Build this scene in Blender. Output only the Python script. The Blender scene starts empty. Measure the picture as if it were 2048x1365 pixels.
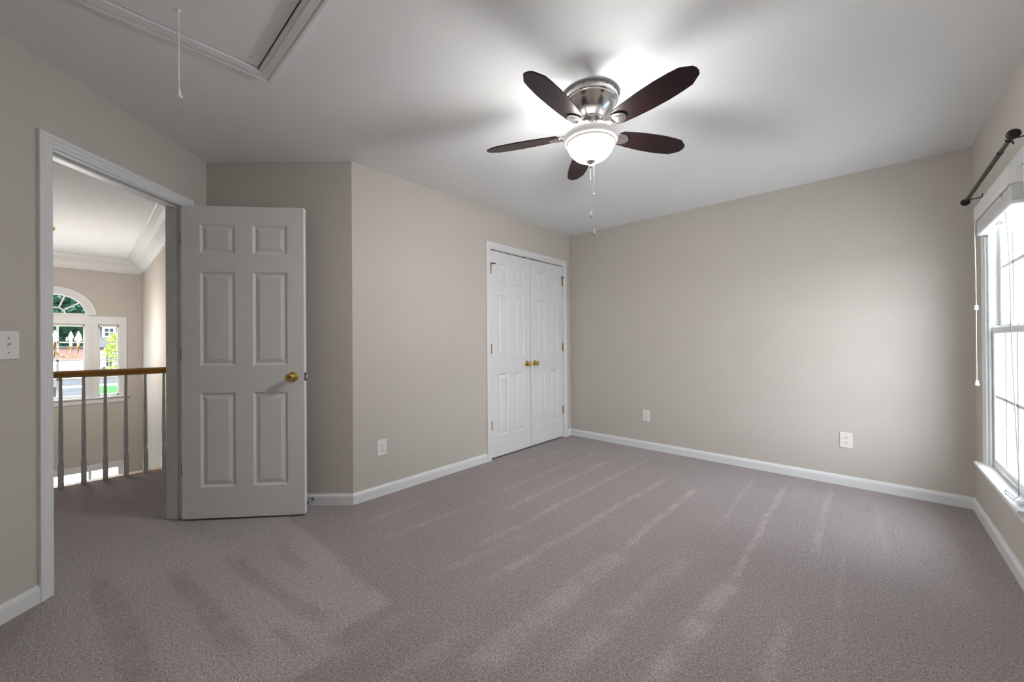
import bpy, math, random
from mathutils import Matrix, Vector
random.seed(7)
S = bpy.context.scene
C = S.collection
PI = math.pi

# ------------------------------------------------------------------ camera
YAW, ROLL, PITCH = 0.73998, -0.00691, 0.00316
fw = Vector((-math.sin(YAW), math.cos(YAW), 0)); rt = Vector((math.cos(YAW), math.sin(YAW), 0)); up = Vector((0, 0, 1))
fw2 = fw * math.cos(PITCH) + up * math.sin(PITCH); up2 = up * math.cos(PITCH) - fw * math.sin(PITCH)
RX = rt * math.cos(ROLL) + up2 * math.sin(ROLL); UX = up2 * math.cos(ROLL) - rt * math.sin(ROLL)
cd = bpy.data.cameras.new('camera'); cam = bpy.data.objects.new('camera', cd); C.objects.link(cam)
cd.sensor_width = 36; cd.sensor_fit = 'HORIZONTAL'; cd.lens = 780.25 / 2048 * 36; cd.clip_start = 0.02; cd.clip_end = 400
m = Matrix.Identity(4)
for i, a in enumerate((RX, UX, -fw2)):
    for j in range(3): m[j][i] = a[j]
m.translation = (2.70726, -4.02644, 1.14424)
cam.matrix_world = m
S.camera = cam

# ------------------------------------------------------------------ world, sun, exposure
w = bpy.data.worlds.new('world'); S.world = w; w.use_nodes = True
bg = w.node_tree.nodes['Background']; bg.inputs[0].default_value = (0.90, 0.96, 1.0, 1); bg.inputs[1].default_value = 13.0
sd = bpy.data.lights.new('sun_offscreen', 'SUN'); sun = bpy.data.objects.new('sun_offscreen', sd); C.objects.link(sun)
sd.energy = 3; sd.angle = 0.03; sd.color = (1, 0.96, 0.88)
sun.rotation_euler = Vector((0.60, -0.28, -0.95)).to_track_quat('-Z', 'Y').to_euler()
S.view_settings.view_transform = 'Standard'; S.view_settings.look = 'None'
S.view_settings.gamma = 1; S.view_settings.exposure = 0.08; S.view_settings.use_curve_mapping = False
FAN_GLOW, BOWL_GLOW, CAND_GLOW = 480.0, 195.0, 420.0

# ------------------------------------------------------------------ dimensions (metres)
H = 2.44; W = 3.232; TH = 0.115
P1 = Vector((-0.757, -3.4416, 0)); P2 = Vector((0, -2.743, 0)); REAR = -4.44
XR = -2.086; XF = -5.70; YS = -3.42; ZF = -2.75; YL = -7.0

# ------------------------------------------------------------------ helpers
class MB:
    def __init__(s): s.v = []; s.f = []; s.sm = []; s.mi = []
    def add(s, vs, fs, smooth=False, mi=0):
        o = len(s.v); s.v += [tuple(x) for x in vs]
        for f in fs: s.f.append(tuple(i + o for i in f)); s.sm.append(smooth); s.mi.append(mi)
        return s
    def box(s, x0, x1, y0, y1, z0, z1, mi=0):
        vs = [(x, y, z) for z in (z0, z1) for y in (y0, y1) for x in (x0, x1)]
        return s.add(vs, [(0, 2, 3, 1), (4, 5, 7, 6), (0, 1, 5, 4), (2, 6, 7, 3), (0, 4, 6, 2), (1, 3, 7, 5)], mi=mi)
    def bbox(s, x0, x1, y0, y1, z0, z1, b):          # box with chamfered edges
        vs = []; idx = {}
        for ix, X in enumerate((x0, x1)):
            for iy, Y in enumerate((y0, y1)):
                for iz, Z in enumerate((z0, z1)):
                    sx, sy, sz = (1 - 2 * ix) * b, (1 - 2 * iy) * b, (1 - 2 * iz) * b
                    for k, p in enumerate(((X, Y + sy, Z + sz), (X + sx, Y, Z + sz), (X + sx, Y + sy, Z))):
                        idx[ix, iy, iz, k] = len(vs); vs.append(p)
        I = lambda *a: idx[a]; fs = []
        for a in (0, 1):
            fs.append([I(a, y, z, 0) for y, z in ((0, 0), (0, 1), (1, 1), (1, 0))])
            fs.append([I(x, a, z, 1) for x, z in ((0, 0), (1, 0), (1, 1), (0, 1))])
            fs.append([I(x, y, a, 2) for x, y in ((0, 0), (0, 1), (1, 1), (1, 0))])
            for c in (0, 1):
                fs.append([I(a, c, 0, 0), I(a, c, 1, 0), I(a, c, 1, 1), I(a, c, 0, 1)])
                fs.append([I(a, 0, c, 0), I(a, 1, c, 0), I(a, 1, c, 2), I(a, 0, c, 2)])
                fs.append([I(0, a, c, 1), I(1, a, c, 1), I(1, a, c, 2), I(0, a, c, 2)])
                for d in (0, 1): fs.append([I(a, c, d, 0), I(a, c, d, 1), I(a, c, d, 2)])
        return s.add(vs, fs)
    def lathe(s, prof, n=32, c=(0, 0, 0), axis='z', mi=0, smooth=True):
        vs = []
        for r, h in prof:
            for k in range(n):
                a = 2 * PI * k / n; p = (r * math.cos(a), r * math.sin(a), h)
                if axis == 'y': p = (p[0], p[2], p[1])
                if axis == 'x': p = (p[2], p[0], p[1])
                vs.append((p[0] + c[0], p[1] + c[1], p[2] + c[2]))
        fs = []
        for i in range(len(prof) - 1):
            for k in range(n):
                fs.append((i * n + k, i * n + (k + 1) % n, (i + 1) * n + (k + 1) % n, (i + 1) * n + k))
        s.add(vs, fs, smooth, mi)
        o = len(s.v) - len(vs)
        for i in (0, len(prof) - 1):
            if prof[i][0] > 1e-5: s.f.append(tuple(o + i * n + k for k in range(n))); s.sm.append(False); s.mi.append(mi)
        return s
    def tube(s, pts, r, n=8, mi=0):
        pts = [Vector(p) for p in pts]; vs = []; fs = []
        for i, p in enumerate(pts):
            t = (pts[min(i + 1, len(pts) - 1)] - pts[max(i - 1, 0)]).normalized()
            a = t.cross(Vector((0, 0, 1)) if abs(t.z) < .95 else Vector((1, 0, 0))).normalized(); b = t.cross(a)
            rr = r[i] if isinstance(r, (list, tuple)) else r
            for k in range(n):
                an = 2 * PI * k / n; vs.append(p + (a * math.cos(an) + b * math.sin(an)) * rr)
        for i in range(len(pts) - 1):
            for k in range(n): fs.append((i * n + k, i * n + (k + 1) % n, (i + 1) * n + (k + 1) % n, (i + 1) * n + k))
        s.add(vs, fs, True, mi)
        s.add(vs[:n], [tuple(range(n))], False, mi); s.add(vs[-n:], [tuple(range(n))], False, mi)
        return s
    def prism(s, poly, h0, h1, mp=lambda u, v, h: (u, v, h), mi=0):
        n = len(poly)
        vs = [mp(u, v, h0) for u, v in poly] + [mp(u, v, h1) for u, v in poly]
        fs = [tuple(range(n)), tuple(range(2 * n - 1, n - 1, -1))] + [(i, (i + 1) % n, n + (i + 1) % n, n + i) for i in range(n)]
        return s.add(vs, fs, mi=mi)
    def build(s, name, mat, parent=None, loc=None, bevel=0):
        me = bpy.data.meshes.new(name); me.from_pydata(s.v, [], s.f)
        import bmesh
        bm = bmesh.new(); bm.from_mesh(me)
        bmesh.ops.recalc_face_normals(bm, faces=bm.faces); bm.to_mesh(me); bm.free()
        me.polygons.foreach_set('use_smooth', s.sm); me.polygons.foreach_set('material_index', s.mi)
        for mm in (mat if isinstance(mat, (list, tuple)) else [mat]): me.materials.append(mm)
        me.update()
        o = bpy.data.objects.new(name, me); C.objects.link(o)
        if parent: o.parent = parent
        if loc: o.location = loc
        if bevel:
            b = o.modifiers.new('bevel', 'BEVEL'); b.width = bevel; b.segments = 2; b.limit_method = 'ANGLE'; b.angle_limit = 0.6
        return o
def tag(o, label=None, cat=None, group=None, kind=None):
    if label: o['label'] = label
    if cat: o['category'] = cat
    if group: o['group'] = group
    if kind: o['kind'] = kind
    return o
def empty(name, loc=(0, 0, 0), rz=0, **k):
    o = bpy.data.objects.new(name, None); C.objects.link(o); o.location = loc; o.rotation_euler = (0, 0, rz)
    o.empty_display_size = .05
    return tag(o, **k)
def copy_tree(o, parent=None):
    c = o.copy(); C.objects.link(c); c.parent = parent
    for ch in o.children: copy_tree(ch, c)
    return c
def sweep_piece(a, b, ma, mb_, prof, mp):
    """one moulding piece from a to b (2D), profile (w outward, h proud), mitre directions ma, mb_ (2D offset per unit w)"""
    n = len(prof); vs = []
    for (p, mm) in ((a, ma), (b, mb_)):
        for w_, h_ in prof: vs.append(mp(p[0] + mm[0] * w_, p[1] + mm[1] * w_, h_))
    fs = [tuple(range(n)), tuple(range(2 * n - 1, n - 1, -1))] + [(i, (i + 1) % n, n + (i + 1) % n, n + i) for i in range(n)]
    return MB().add(vs, fs)
CAS = [(0, 0), (0, .009), (.004, .011), (.016, .011), (.019, .0135), (.036, .0135), (.040, .017), (.056, .017), (.058, .015), (.058, 0)]
def u_casing(parent, x0, x1, z1, mat, z0=0.0, sill=False):
    """door or window casing around the opening x0..x1 up to z1, y = into the room"""
    mp = lambda u, v, h: (u, h, v)
    sweep_piece((x0, z0), (x0, z1), (-1, 0), (-1, 1), CAS, mp).build('casing_leg', mat, parent)
    sweep_piece((x1, z0), (x1, z1), (1, 0), (1, 1), CAS, mp).build('casing_leg', mat, parent)
    sweep_piece((x0, z1), (x1, z1), (-1, 1), (1, 1), CAS, mp).build('casing_head', mat, parent)
def wall_cells(x0, x1, z0, z1, y0, y1, holes, mb=None):
    mb = mb or MB()
    xs = sorted({x0, x1, *[h[0] for h in holes], *[h[1] for h in holes]}); zs = sorted({z0, z1, *[h[2] for h in holes], *[h[3] for h in holes]})
    xs = [x for x in xs if x0 <= x <= x1]; zs = [z for z in zs if z0 <= z <= z1]
    for i in range(len(xs) - 1):
        run = None
        for k in range(len(zs) - 1):
            cx, cz = (xs[i] + xs[i + 1]) / 2, (zs[k] + zs[k + 1]) / 2
            solid = not any(h[0] < cx < h[1] and h[2] < cz < h[3] for h in holes)
            if solid: run = [run[0], zs[k + 1]] if run else [zs[k], zs[k + 1]]
            if (not solid or k == len(zs) - 2) and run: mb.box(xs[i], xs[i + 1], y0, y1, run[0], run[1]); run = None
    return mb

# ------------------------------------------------------------------ materials
class NT:
    def __init__(s, name):
        s.m = bpy.data.materials.new(name); s.m.use_nodes = True; s.t = s.m.node_tree
        s.b = s.t.nodes['Principled BSDF']
    def n(s, typ, **k):
        nd = s.t.nodes.new(typ)
        for a, b in k.items():
            if a in nd.inputs.keys(): nd.inputs[a].default_value = b
            else: setattr(nd, a, b)
        return nd
    def l(s, a, b): s.t.links.new(a, b)
    def math(s, op, a, b=None, c=None, clamp=False):
        nd = s.t.nodes.new('ShaderNodeMath'); nd.operation = op; nd.use_clamp = clamp
        for i, x in enumerate((a, b, c)):
            if x is None: continue
            if isinstance(x, (int, float)): nd.inputs[i].default_value = x
            else: s.l(x, nd.inputs[i])
        return nd.outputs[0]
    def step(s, x, e0, e1):
        nd = s.n('ShaderNodeMapRange', interpolation_type='SMOOTHSTEP'); s.l(x, nd.inputs[0])
        nd.inputs[1].default_value = e0; nd.inputs[2].default_value = e1
        return nd.outputs[0]
def mat(name, col, rough=.5, metal=0, var=0.0, vscale=8, bump=0, bscale=200, spec=None, emit=None, estr=0, stretch=None, coat=0):
    t = NT(name); b = t.b
    b.inputs['Base Color'].default_value = (*col, 1); b.inputs['Roughness'].default_value = rough; b.inputs['Metallic'].default_value = metal
    if spec is not None: b.inputs['Specular IOR Level'].default_value = spec
    if coat: b.inputs['Coat Weight'].default_value = coat
    if emit: b.inputs['Emission Color'].default_value = (*emit, 1); b.inputs['Emission Strength'].default_value = estr
    if var or bump:
        tc = t.n('ShaderNodeTexCoord'); src = tc.outputs['Object']
        if stretch:
            mp = t.n('ShaderNodeMapping'); t.l(src, mp.inputs[0]); mp.inputs['Scale'].default_value = stretch; src = mp.outputs[0]
    if var:
        nz = t.n('ShaderNodeTexNoise', Scale=vscale, Detail=4); t.l(src, nz.inputs['Vector'])
        mx = t.n('ShaderNodeMixRGB'); t.l(nz.outputs[0], mx.inputs[0])
        mx.inputs[1].default_value = (*[c * (1 - var) for c in col], 1); mx.inputs[2].default_value = (*[min(1, c * (1 + var)) for c in col], 1)
        t.l(mx.outputs[0], b.inputs['Base Color'])
    if bump:
        n2 = t.n('ShaderNodeTexNoise', Scale=bscale, Detail=3); t.l(src, n2.inputs['Vector'])
        bp = t.n('ShaderNodeBump', Strength=bump, Distance=.002); t.l(n2.outputs[0], bp.inputs['Height']); t.l(bp.outputs[0], b.inputs['Normal'])
    return t.m
def glass_mat(name, tint=(1, 1, 1)):
    t = NT(name); t.t.nodes.remove(t.b)
    tr = t.n('ShaderNodeBsdfTransparent'); tr.inputs[0].default_value = (*tint, 1)
    gl = t.n('ShaderNodeBsdfGlossy', Roughness=.02); lw = t.n('ShaderNodeLayerWeight', Blend=.5)
    fr = t.math('MULTIPLY_ADD', t.math('POWER', lw.outputs['Facing'], 5), .35, .012)
    mx = t.n('ShaderNodeMixShader'); t.l(fr, mx.inputs[0]); t.l(tr.outputs[0], mx.inputs[1]); t.l(gl.outputs[0], mx.inputs[2])
    t.l(mx.outputs[0], t.t.nodes['Material Output'].inputs[0])
    return t.m
WALL = mat('beige_wall_paint', (.545, .508, .468), .75, var=.012, vscale=3, bump=.12, bscale=260, spec=.25)
CEIL = mat('white_ceiling_paint', (.83, .85, .865), .85, var=.01, vscale=3, bump=.1, bscale=220, spec=.2)
TRIM = mat('white_trim_paint', (.735, .745, .755), .38, var=.01, vscale=6, bump=.04, bscale=90, spec=.4)
DOORM = mat('white_door_paint', (.72, .73, .74), .36, var=.012, vscale=5, bump=.08, bscale=140, spec=.4)
VINYL = mat('white_vinyl', (.76, .765, .77), .3, var=.01)
BRASS = mat('polished_brass', (.62, .42, .12), .16, 1, var=.12, vscale=30)
OLDBRASS = mat('antique_brass', (.34, .27, .10), .35, 1, var=.2, vscale=60)
NICKEL = mat('brushed_nickel', (.70, .67, .66), .24, 1, var=.06, vscale=40, stretch=(1, 1, 12))
CHROME = mat('bright_nickel', (.82, .81, .80), .14, 1, var=.04, vscale=30)
STEEL = mat('pale_steel', (.75, .75, .74), .25, 1, var=.05)
BLACK = mat('black_metal', (.007, .0065, .006), .45, 0, var=.3, vscale=30)
BRONZE = mat('oil_rubbed_bronze', (.022, .017, .013), .42, .1, var=.3, vscale=25)
BLADE = mat('espresso_blade', (.016, .0075, .0085), .30, 0, var=.75, vscale=10, stretch=(1.2, 14, 1), spec=.22)
PLATE = mat('ivory_plastic', (.78, .765, .735), .35, var=.01)
SLOT = mat('dark_slot', (.02, .02, .02), .6, var=.2)
CORD = mat('white_cord', (.86, .86, .85), .6, var=.02, vscale=90)
OAK = mat('golden_oak', (.50, .235, .045), .3, var=.32, vscale=9, stretch=(14, 1, 14), coat=.3)
NOSE = mat('landing_oak', (.52, .30, .14), .4, var=.15, vscale=14)
GLASS = glass_mat('window_glass', (.99, .995, 1))
LABELM = mat('grey_print', (.25, .25, .26), .7, var=.15, vscale=300)
RAFTER = mat('bare_attic_wood', (.42, .32, .22), .9, var=.15)
TASSEL = mat('white_tassel', (.88, .87, .83), .4, var=.02)
# carpet -------------------------------------------------------------
def carpet():
    t = NT('taupe_carpet'); g = t.n('ShaderNodeNewGeometry'); pos = g.outputs['Position']
    sx = t.n('ShaderNodeSeparateXYZ'); t.l(pos, sx.inputs[0])
    nz = t.n('ShaderNodeTexNoise', Scale=2.2, Detail=3); t.l(pos, nz.inputs['Vector'])
    nf = t.n('ShaderNodeTexNoise', Scale=26, Detail=3); t.l(pos, nf.inputs['Vector'])
    wob = t.math('MULTIPLY_ADD', nz.outputs[0], .10, -.05)
    fr_ = t.math('MULTIPLY_ADD', nf.outputs[0], .05, -.025)
    x = t.math('ADD', t.math('ADD', sx.outputs[0], t.math('MULTIPLY', wob, .5)), fr_)
    y = t.math('ADD', t.math('ADD', sx.outputs[1], wob), fr_)
    nb = t.n('ShaderNodeTexNoise', Scale=9, Detail=4); t.l(pos, nb.inputs['Vector'])
    brk = t.step(nb.outputs[0], .34, .62)
    # pale lines the vacuum left, (x at y0, x at y1, y0, y1, half width, strength): they run along the room
    streaks = [(.29, .32, -1.39, -.6, .022, .8), (.61, .63, -1.9, -.46, .022, .8), (.87, .86, -2.1, -.65, .03, .9), (1.08, 1.13, -2.5, -.36, .028, .9),
               (1.35, 1.46, -2.7, -.75, .03, .9), (1.70, 1.71, -2.2, -.85, .028, 1.1), (1.68, 1.70, -3.1, -2.1, .065, 1.0), (1.88, 1.98, -3.2, -1.95, .045, .8),
               (2.14, 2.22, -3.0, -1.95, .05, 1.25), (2.22, 2.22, -2.0, -.35, .022, 1.25), (2.01, 2.0, -1.33, -.25, .018, .8), (2.46, 2.45, -2.75, -2.1, .03, .9),
               (2.49, 2.49, -1.35, -.18, .022, .9), (.60, .66, -2.85, -2.1, .03, .7), (.34, .32, -2.85, -2.4, .03, .6), (1.13, 1.19, -2.85, -2.3, .035, .7),
               (1.27, 1.26, -3.4, -3.1, .04, .6), (2.76, 2.74, -1.2, -.3, .02, .5), (1.50, 1.52, -3.6, -3.0, .05, .7), (2.62, 2.60, -2.2, -1.3, .015, .4)]
    tot = None
    for (xa, xb, ya, yb, hw, st) in streaks:
        k = (xb - xa) / (yb - ya)
        d = t.math('ABSOLUTE', t.math('SUBTRACT', t.math('SUBTRACT', x, xa - k * ya), t.math('MULTIPLY', sx.outputs[1], k)))
        a = t.step(d, hw * 1.25, hw * .35)
        gy = t.math('MULTIPLY', t.step(y, ya - .12, ya + .1), t.step(y, yb + .08, yb - .08))
        v = t.math('MULTIPLY', t.math('MULTIPLY', a, gy), st)
        tot = v if tot is None else t.math('MAXIMUM', tot, v)
    tot = t.math('MULTIPLY', tot, t.math('MULTIPLY_ADD', brk, .75, .25))
    # lighter strokes across the entry, with darker lanes between them
    zone = t.math('MULTIPLY', t.step(y, -3.10, -3.15), t.math('MAXIMUM', t.step(x, 1.17, 1.12), t.math('MULTIPLY', t.step(x, 1.27, 1.22), t.step(y, -3.36, -3.42))))
    zone = t.math('MULTIPLY', zone, t.step(x, -2.6, .1))
    lanes = None
    for (yc, sl, hw, xa, xb) in ((-3.985, .12, .05, -.1, 1.0), (-3.73, .09, .045, .12, 1.05), (-3.525, .14, .04, .15, 1.1), (-3.30, .05, .03, .2, .6), (-4.20, -.3, .06, -.1, .35), (-3.62, .1, .02, .9, 1.2)):
        d = t.math('ABSOLUTE', t.math('SUBTRACT', t.math('SUBTRACT', y, yc), t.math('MULTIPLY', sx.outputs[0], sl)))
        v = t.math('MULTIPLY', t.step(d, hw * 1.3, hw * .5), t.math('MULTIPLY', t.step(x, xa - .05, xa + .12), t.step(x, xb + .05, xb - .15)))
        lanes = v if lanes is None else t.math('MAXIMUM', lanes, v)
    zone = t.math('MULTIPLY', zone, t.math('SUBTRACT', 1, t.math('MULTIPLY', lanes, t.math('MULTIPLY_ADD', brk, .5, .4))))
    # tuft grain
    vo = t.n('ShaderNodeTexNoise', Scale=210, Detail=2, Roughness=.7); t.l(pos, vo.inputs['Vector'])
    v2 = t.n('ShaderNodeTexNoise', Scale=75, Detail=3); t.l(pos, v2.inputs['Vector'])
    big = t.n('ShaderNodeTexNoise', Scale=1.4, Detail=3); t.l(pos, big.inputs['Vector'])
    grain = t.math('MULTIPLY_ADD', t.step(vo.outputs[0], .30, .70), 1.15, .42)
    grain = t.math('MULTIPLY', grain, t.math('MULTIPLY_ADD', t.step(v2.outputs[0], .3, .7), .30, .85))
    lum = t.math('ADD', t.math('MULTIPLY_ADD', tot, .27, 1), t.math('MULTIPLY', zone, .31))
    lum = t.math('MULTIPLY', lum, t.math('MULTIPLY_ADD', big.outputs[0], .3, .85))
    lum = t.math('MULTIPLY', lum, grain)
    mx = t.n('ShaderNodeMixRGB', blend_type='MULTIPLY'); mx.inputs[0].default_value = 1
    warm = t.n('ShaderNodeMixRGB'); t.l(zone, warm.inputs[0]); warm.inputs[1].default_value = (.29, .247, .248, 1); warm.inputs[2].default_value = (.282, .25, .24, 1)
    t.l(warm.outputs[0], mx.inputs[1]); cmb = t.n('ShaderNodeCombineXYZ')
    for i in range(3): t.l(lum, cmb.inputs[i])
    t.l(cmb.outputs[0], mx.inputs[2]); t.l(mx.outputs[0], t.b.inputs['Base Color'])
    t.b.inputs['Roughness'].default_value = .95; t.b.inputs['Specular IOR Level'].default_value = .1
    t.b.inputs['Sheen Weight'].default_value = .25; t.b.inputs['Sheen Roughness'].default_value = .5
    bp = t.n('ShaderNodeBump', Strength=.9, Distance=.006); t.l(vo.outputs[0], bp.inputs['Height']); t.l(bp.outputs[0], t.b.inputs['Normal'])
    return t.m
CARPET = carpet()

# ------------------------------------------------------------------ setting: floor, ceiling, walls
def struct(o, label, cat): return tag(o, label, cat, kind='structure')
struct(MB().box(XR - .015, W + .15, YL - .1, .15, -.28, 0).build('floor', CARPET), 'taupe carpet with pale vacuum lines across bedroom and landing', 'floor')
HX0, HX1, HY0, HY1 = .6055, 1.95, -4.09, -3.4725      # attic opening
cm = wall_cells(XF - .15, W + .15, YL - .1, .15, H, H + .12, [(HX0, HX1, HY0, HY1)])
cm.v = [(x, z, y) for x, y, z in cm.v]
struct(cm.build('ceiling', CEIL), 'flat white ceiling over bedroom, landing and foyer', 'ceiling')
Fl = (P1, -PI / 4); Fc = (Vector((0, 0, 0)), -PI / 2); Fb = (Vector((0, 0, 0)), PI); Fr = (Vector((W, 0, 0)), PI / 2)
DO0, DO1, DOH = .200, .968, 2.05                       # entry opening along the left wall
def wall(name, F, mb, label, material=None):
    o = mb.build(name, material or WALL); o.location = F[0]; o.rotation_euler = (0, 0, F[1]); return struct(o, label, 'wall')
wall('wall_left', Fl, wall_cells(-.16, 1.47, 0, H, -TH, 0, [(DO0 - .02, DO1 + .02, 0, DOH + .02)]), 'beige wall holding the open entry doorway')
d = P2 - P1; ang = math.atan2(d.y, d.x); sl = d.length
o = MB().box(0, sl, 0, TH, 0, H).build('wall_angled', WALL); o.location = P1; o.rotation_euler = (0, 0, ang)
struct(o, 'short beige wall behind the open white door', 'wall')
CL0, CL1, CLH = .155, 1.367, 2.055
wall('wall_closet', Fc, wall_cells(-.1, 2.743, 0, H, -TH, 0, [(CL0 - .018, CL1 + .018, 0, CLH + .018)]), 'beige wall holding the white double closet doors')
wall('wall_back', Fb, wall_cells(-W - .15, TH, 0, H, -TH, 0, []), 'plain beige wall with two outlets and soft window light')
W1C, WW, WZ0, WZ1 = -.815, .393, .385, 1.93
RT = .072
wall('wall_right', Fr, wall_cells(REAR - .12, .12, 0, H, -RT, 0, [(c - WW, c + WW, WZ0, WZ1) for c in (W1C,)]), 'beige wall holding the white sash window')
wall('wall_rear', (Vector((0, REAR, 0)), 0), wall_cells(.12, W + .15, 0, H, -RT, 0, []), 'plain beige wall facing the closet end of the room')
# closet box behind the closet doors
cb = MB().box(-.75, -.70, -1.6, .0, 0, H).box(-.7, -TH, -1.65, -1.6, 0, H).box(-.7, -TH, 0, .05, 0, H)
struct(cb.build('wall_closet_inside', WALL), 'closet walls behind the double doors', 'wall')
# landing and foyer shell
struct(MB().box(XF - .2, -.78, YS, YS + .1, ZF, H).build('wall_foyer_side', WALL), 'pale foyer wall at right angles to the arched window', 'wall')
struct(MB().box(XF - .2, .35, YL - .1, YL, ZF, H).build('wall_landing_end', WALL), 'pale wall at the far end of the landing', 'wall')
struct(MB().box(.24, .35, YL, REAR - .06, 0, H).build('wall_landing', WALL), 'pale landing wall behind the bedroom', 'wall')
struct(MB().box(XR + .05, XR + .15, YL, YS, ZF, -.28).build('wall_under_landing', WALL), 'pale wall under the landing edge', 'wall')
LOWFL = mat('hall_oak_floor', (.50, .41, .34), .35, var=.25, vscale=5, stretch=(1, 12, 1))
struct(MB().box(XF - .2, XR + .15, YL - .1, YS + .1, ZF - .1, ZF).build('floor_foyer', LOWFL), 'wood floor of the lower foyer', 'floor')

# foyer front wall with the three-part arched window and the entrance below it
YC, AR, ZSP = -4.30, .315, 1.585                       # arch centre, inner radius, spring line
CW, SW0, SW1 = .275, .405, .625                        # half width of centre light, side light span from the centre
WB, WT = .385, 1.435
fm = MB(); X0, X1 = XF - .14, XF
def fbox(y0, y1, z0, z1): fm.box(X0, X1, y0, y1, z0, z1)
DW = .61                                               # entrance opening half width
fbox(YL - .1, YC - SW1, ZF, H); fbox(YC + SW1, YS + .1, ZF, H)
for s in (-1, 1):
    a, b = sorted((YC + s * SW0, YC + s * SW1)); fbox(a, b, WT, H); fbox(a, b, -.70, WB)
    a, b = sorted((YC + s * AR, YC + s * SW0)); fbox(a, b, WB, H); fbox(a, b, -.70, WB)
    a, b = sorted((YC + s * CW, YC + s * AR)); fbox(a, b, WB, ZSP)
    a, b = sorted((YC + s * DW, YC + s * SW1)); fbox(a, b, ZF, -.70)
fbox(YC - AR, YC + AR, -.70, WB); fbox(YC - CW, YC + CW, WT, ZSP - .02)
n = 24
for i in range(n):
    a0, a1 = PI * i / n, PI * (i + 1) / n
    y0, y1 = YC + AR * math.cos(a0), YC + AR * math.cos(a1)
    z0, z1 = ZSP + AR * math.sin(a0), ZSP + AR * math.sin(a1)
    fm.prism([(y0, z0), (y1, z1), (y1, H), (y0, H)], X0, X1, lambda u, v, h: (h, u, v))
struct(fm.build('wall_foyer_front', WALL), 'pale foyer wall holding the arched window', 'wall')

# ------------------------------------------------------------------ baseboards
BASE = [(0, 0), (0, .013), (.055, .013), (.066, .011), (.074, .006), (.080, .005), (.080, 0)]
def baseboard(name, F, x0, x1, label, e0=0.0, e1=0.0):
    vs = []; n = len(BASE)
    for x, e in ((x0, e0), (x1, e1)):
        for z, pr in BASE: vs.append((x + e * pr, pr, z))
    fs = [tuple(range(n)), tuple(range(2 * n - 1, n - 1, -1))] + [(i, (i + 1) % n, n + (i + 1) % n, n + i) for i in range(n)]
    o = MB().add(vs, fs).build(name, TRIM); o.location = F[0]; o.rotation_euler = (0, 0, F[1])
    return struct(o, label, 'baseboard')
baseboard('baseboard_left', Fl, DO1 + .064, 1.412, 'white baseboard beside the entry door casing')
baseboard('baseboard_corner', Fl, 0, DO0 - .064, 'short white baseboard stub behind the open door')
baseboard('baseboard_angled', (P2, ang + PI), 0, sl, 'white baseboard on the short wall behind the door', e0=-.45)
baseboard('baseboard_closet', Fc, CL1 + .064, 2.743, 'white baseboard between closet doors and angled wall', e1=.45)
baseboard('baseboard_closet_end', Fc, 0, CL0 - .064, 'tiny white baseboard stub beside the closet casing')
baseboard('baseboard_back', Fb, -W, 0, 'white baseboard along the wall with two outlets')
baseboard('baseboard_right', Fr, REAR, 0, 'white baseboard under the sash window')
baseboard('baseboard_rear', (Vector((0, REAR, 0)), 0), .25, W, 'white baseboard along the rear wall')

# ------------------------------------------------------------------ hardware builders (local frame: x along wall, y into room)
def knob(parent, x, y, z, sgn=1, s=1.0, name='knob'):
    k = MB().lathe([(0, 0), (.032 * s, 0), (.033 * s, .003 * s), (.030 * s, .007 * s), (.013 * s, .010 * s), (.0115 * s, .022 * s), (.016 * s, .028 * s), (.0255 * s, .036 * s),
                    (.0275 * s, .045 * s), (.0255 * s, .054 * s), (.017 * s, .0595 * s), (.010 * s, .060 * s), (.009 * s, .0585 * s), (0, .0585 * s)], 28, axis='y')
    if sgn < 0: k.v = [(a, -b, c) for a, b, c in k.v]
    return k.build(name, BRASS, parent, (x, y, z))
def hinge(parent, x, y, z, mat_, hh=.089, leaf=None):
    mb = MB().lathe([(0, -hh / 2 - .003), (.003, -hh / 2 - .002), (.006, -hh / 2), (.006, -hh / 6 - .0006), (.0052, -hh / 6), (.006, -hh / 6 + .0006), (.006, hh / 6 - .0006), (.0052, hh / 6), (.006, hh / 6 + .0006), (.006, hh / 2), (.003, hh / 2 + .002), (0, hh / 2 + .003)], 14)
    if leaf: mb.bbox(*leaf, -hh / 2, hh / 2, .0006)
    o = mb.build('hinge', mat_, parent, (x, y, z))
    if leaf:
        s = MB()
        for k in (-.3, 0, .3): s.lathe([(0, 0), (.0036, 0), (.003, .0009), (0, .001)], 10, (leaf[1], leaf[2] + (leaf[3] - leaf[2]) * (.35 if k else .65), k * hh), 'x')
        s.build('hinge_screw', SLOT, o)
    return o
def panel_mesh(w_, h_, th):
    """one raised field, moulded on both faces; x,z from 0,0; centred on y"""
    mb = MB(); f = th / 2
    rings = [(0, f), (.004, f - .0015), (.010, f - .006), (.016, f - .0085), (.020, f - .0085), (.0205, f - .0075), (.043, f - .0015), (.0445, f - .0012)]
    for sg in (1, -1):
        vs = []; fs = []
        for o_, y in rings:
            vs += [(o_, sg * y, o_), (w_ - o_, sg * y, o_), (w_ - o_, sg * y, h_ - o_), (o_, sg * y, h_ - o_)]
        for i in range(len(rings) - 1):
            for k in range(4): fs.append((i * 4 + k, i * 4 + (k + 1) % 4, i * 4 + 4 + (k + 1) % 4, i * 4 + 4 + k))
        e = len(rings) * 4 - 4; fs.append((e, e + 1, e + 2, e + 3)); mb.add(vs, fs)
    return mb
ROWS = [(.200, .815), (.990, 1.604), (1.720, 1.915)]
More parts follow.
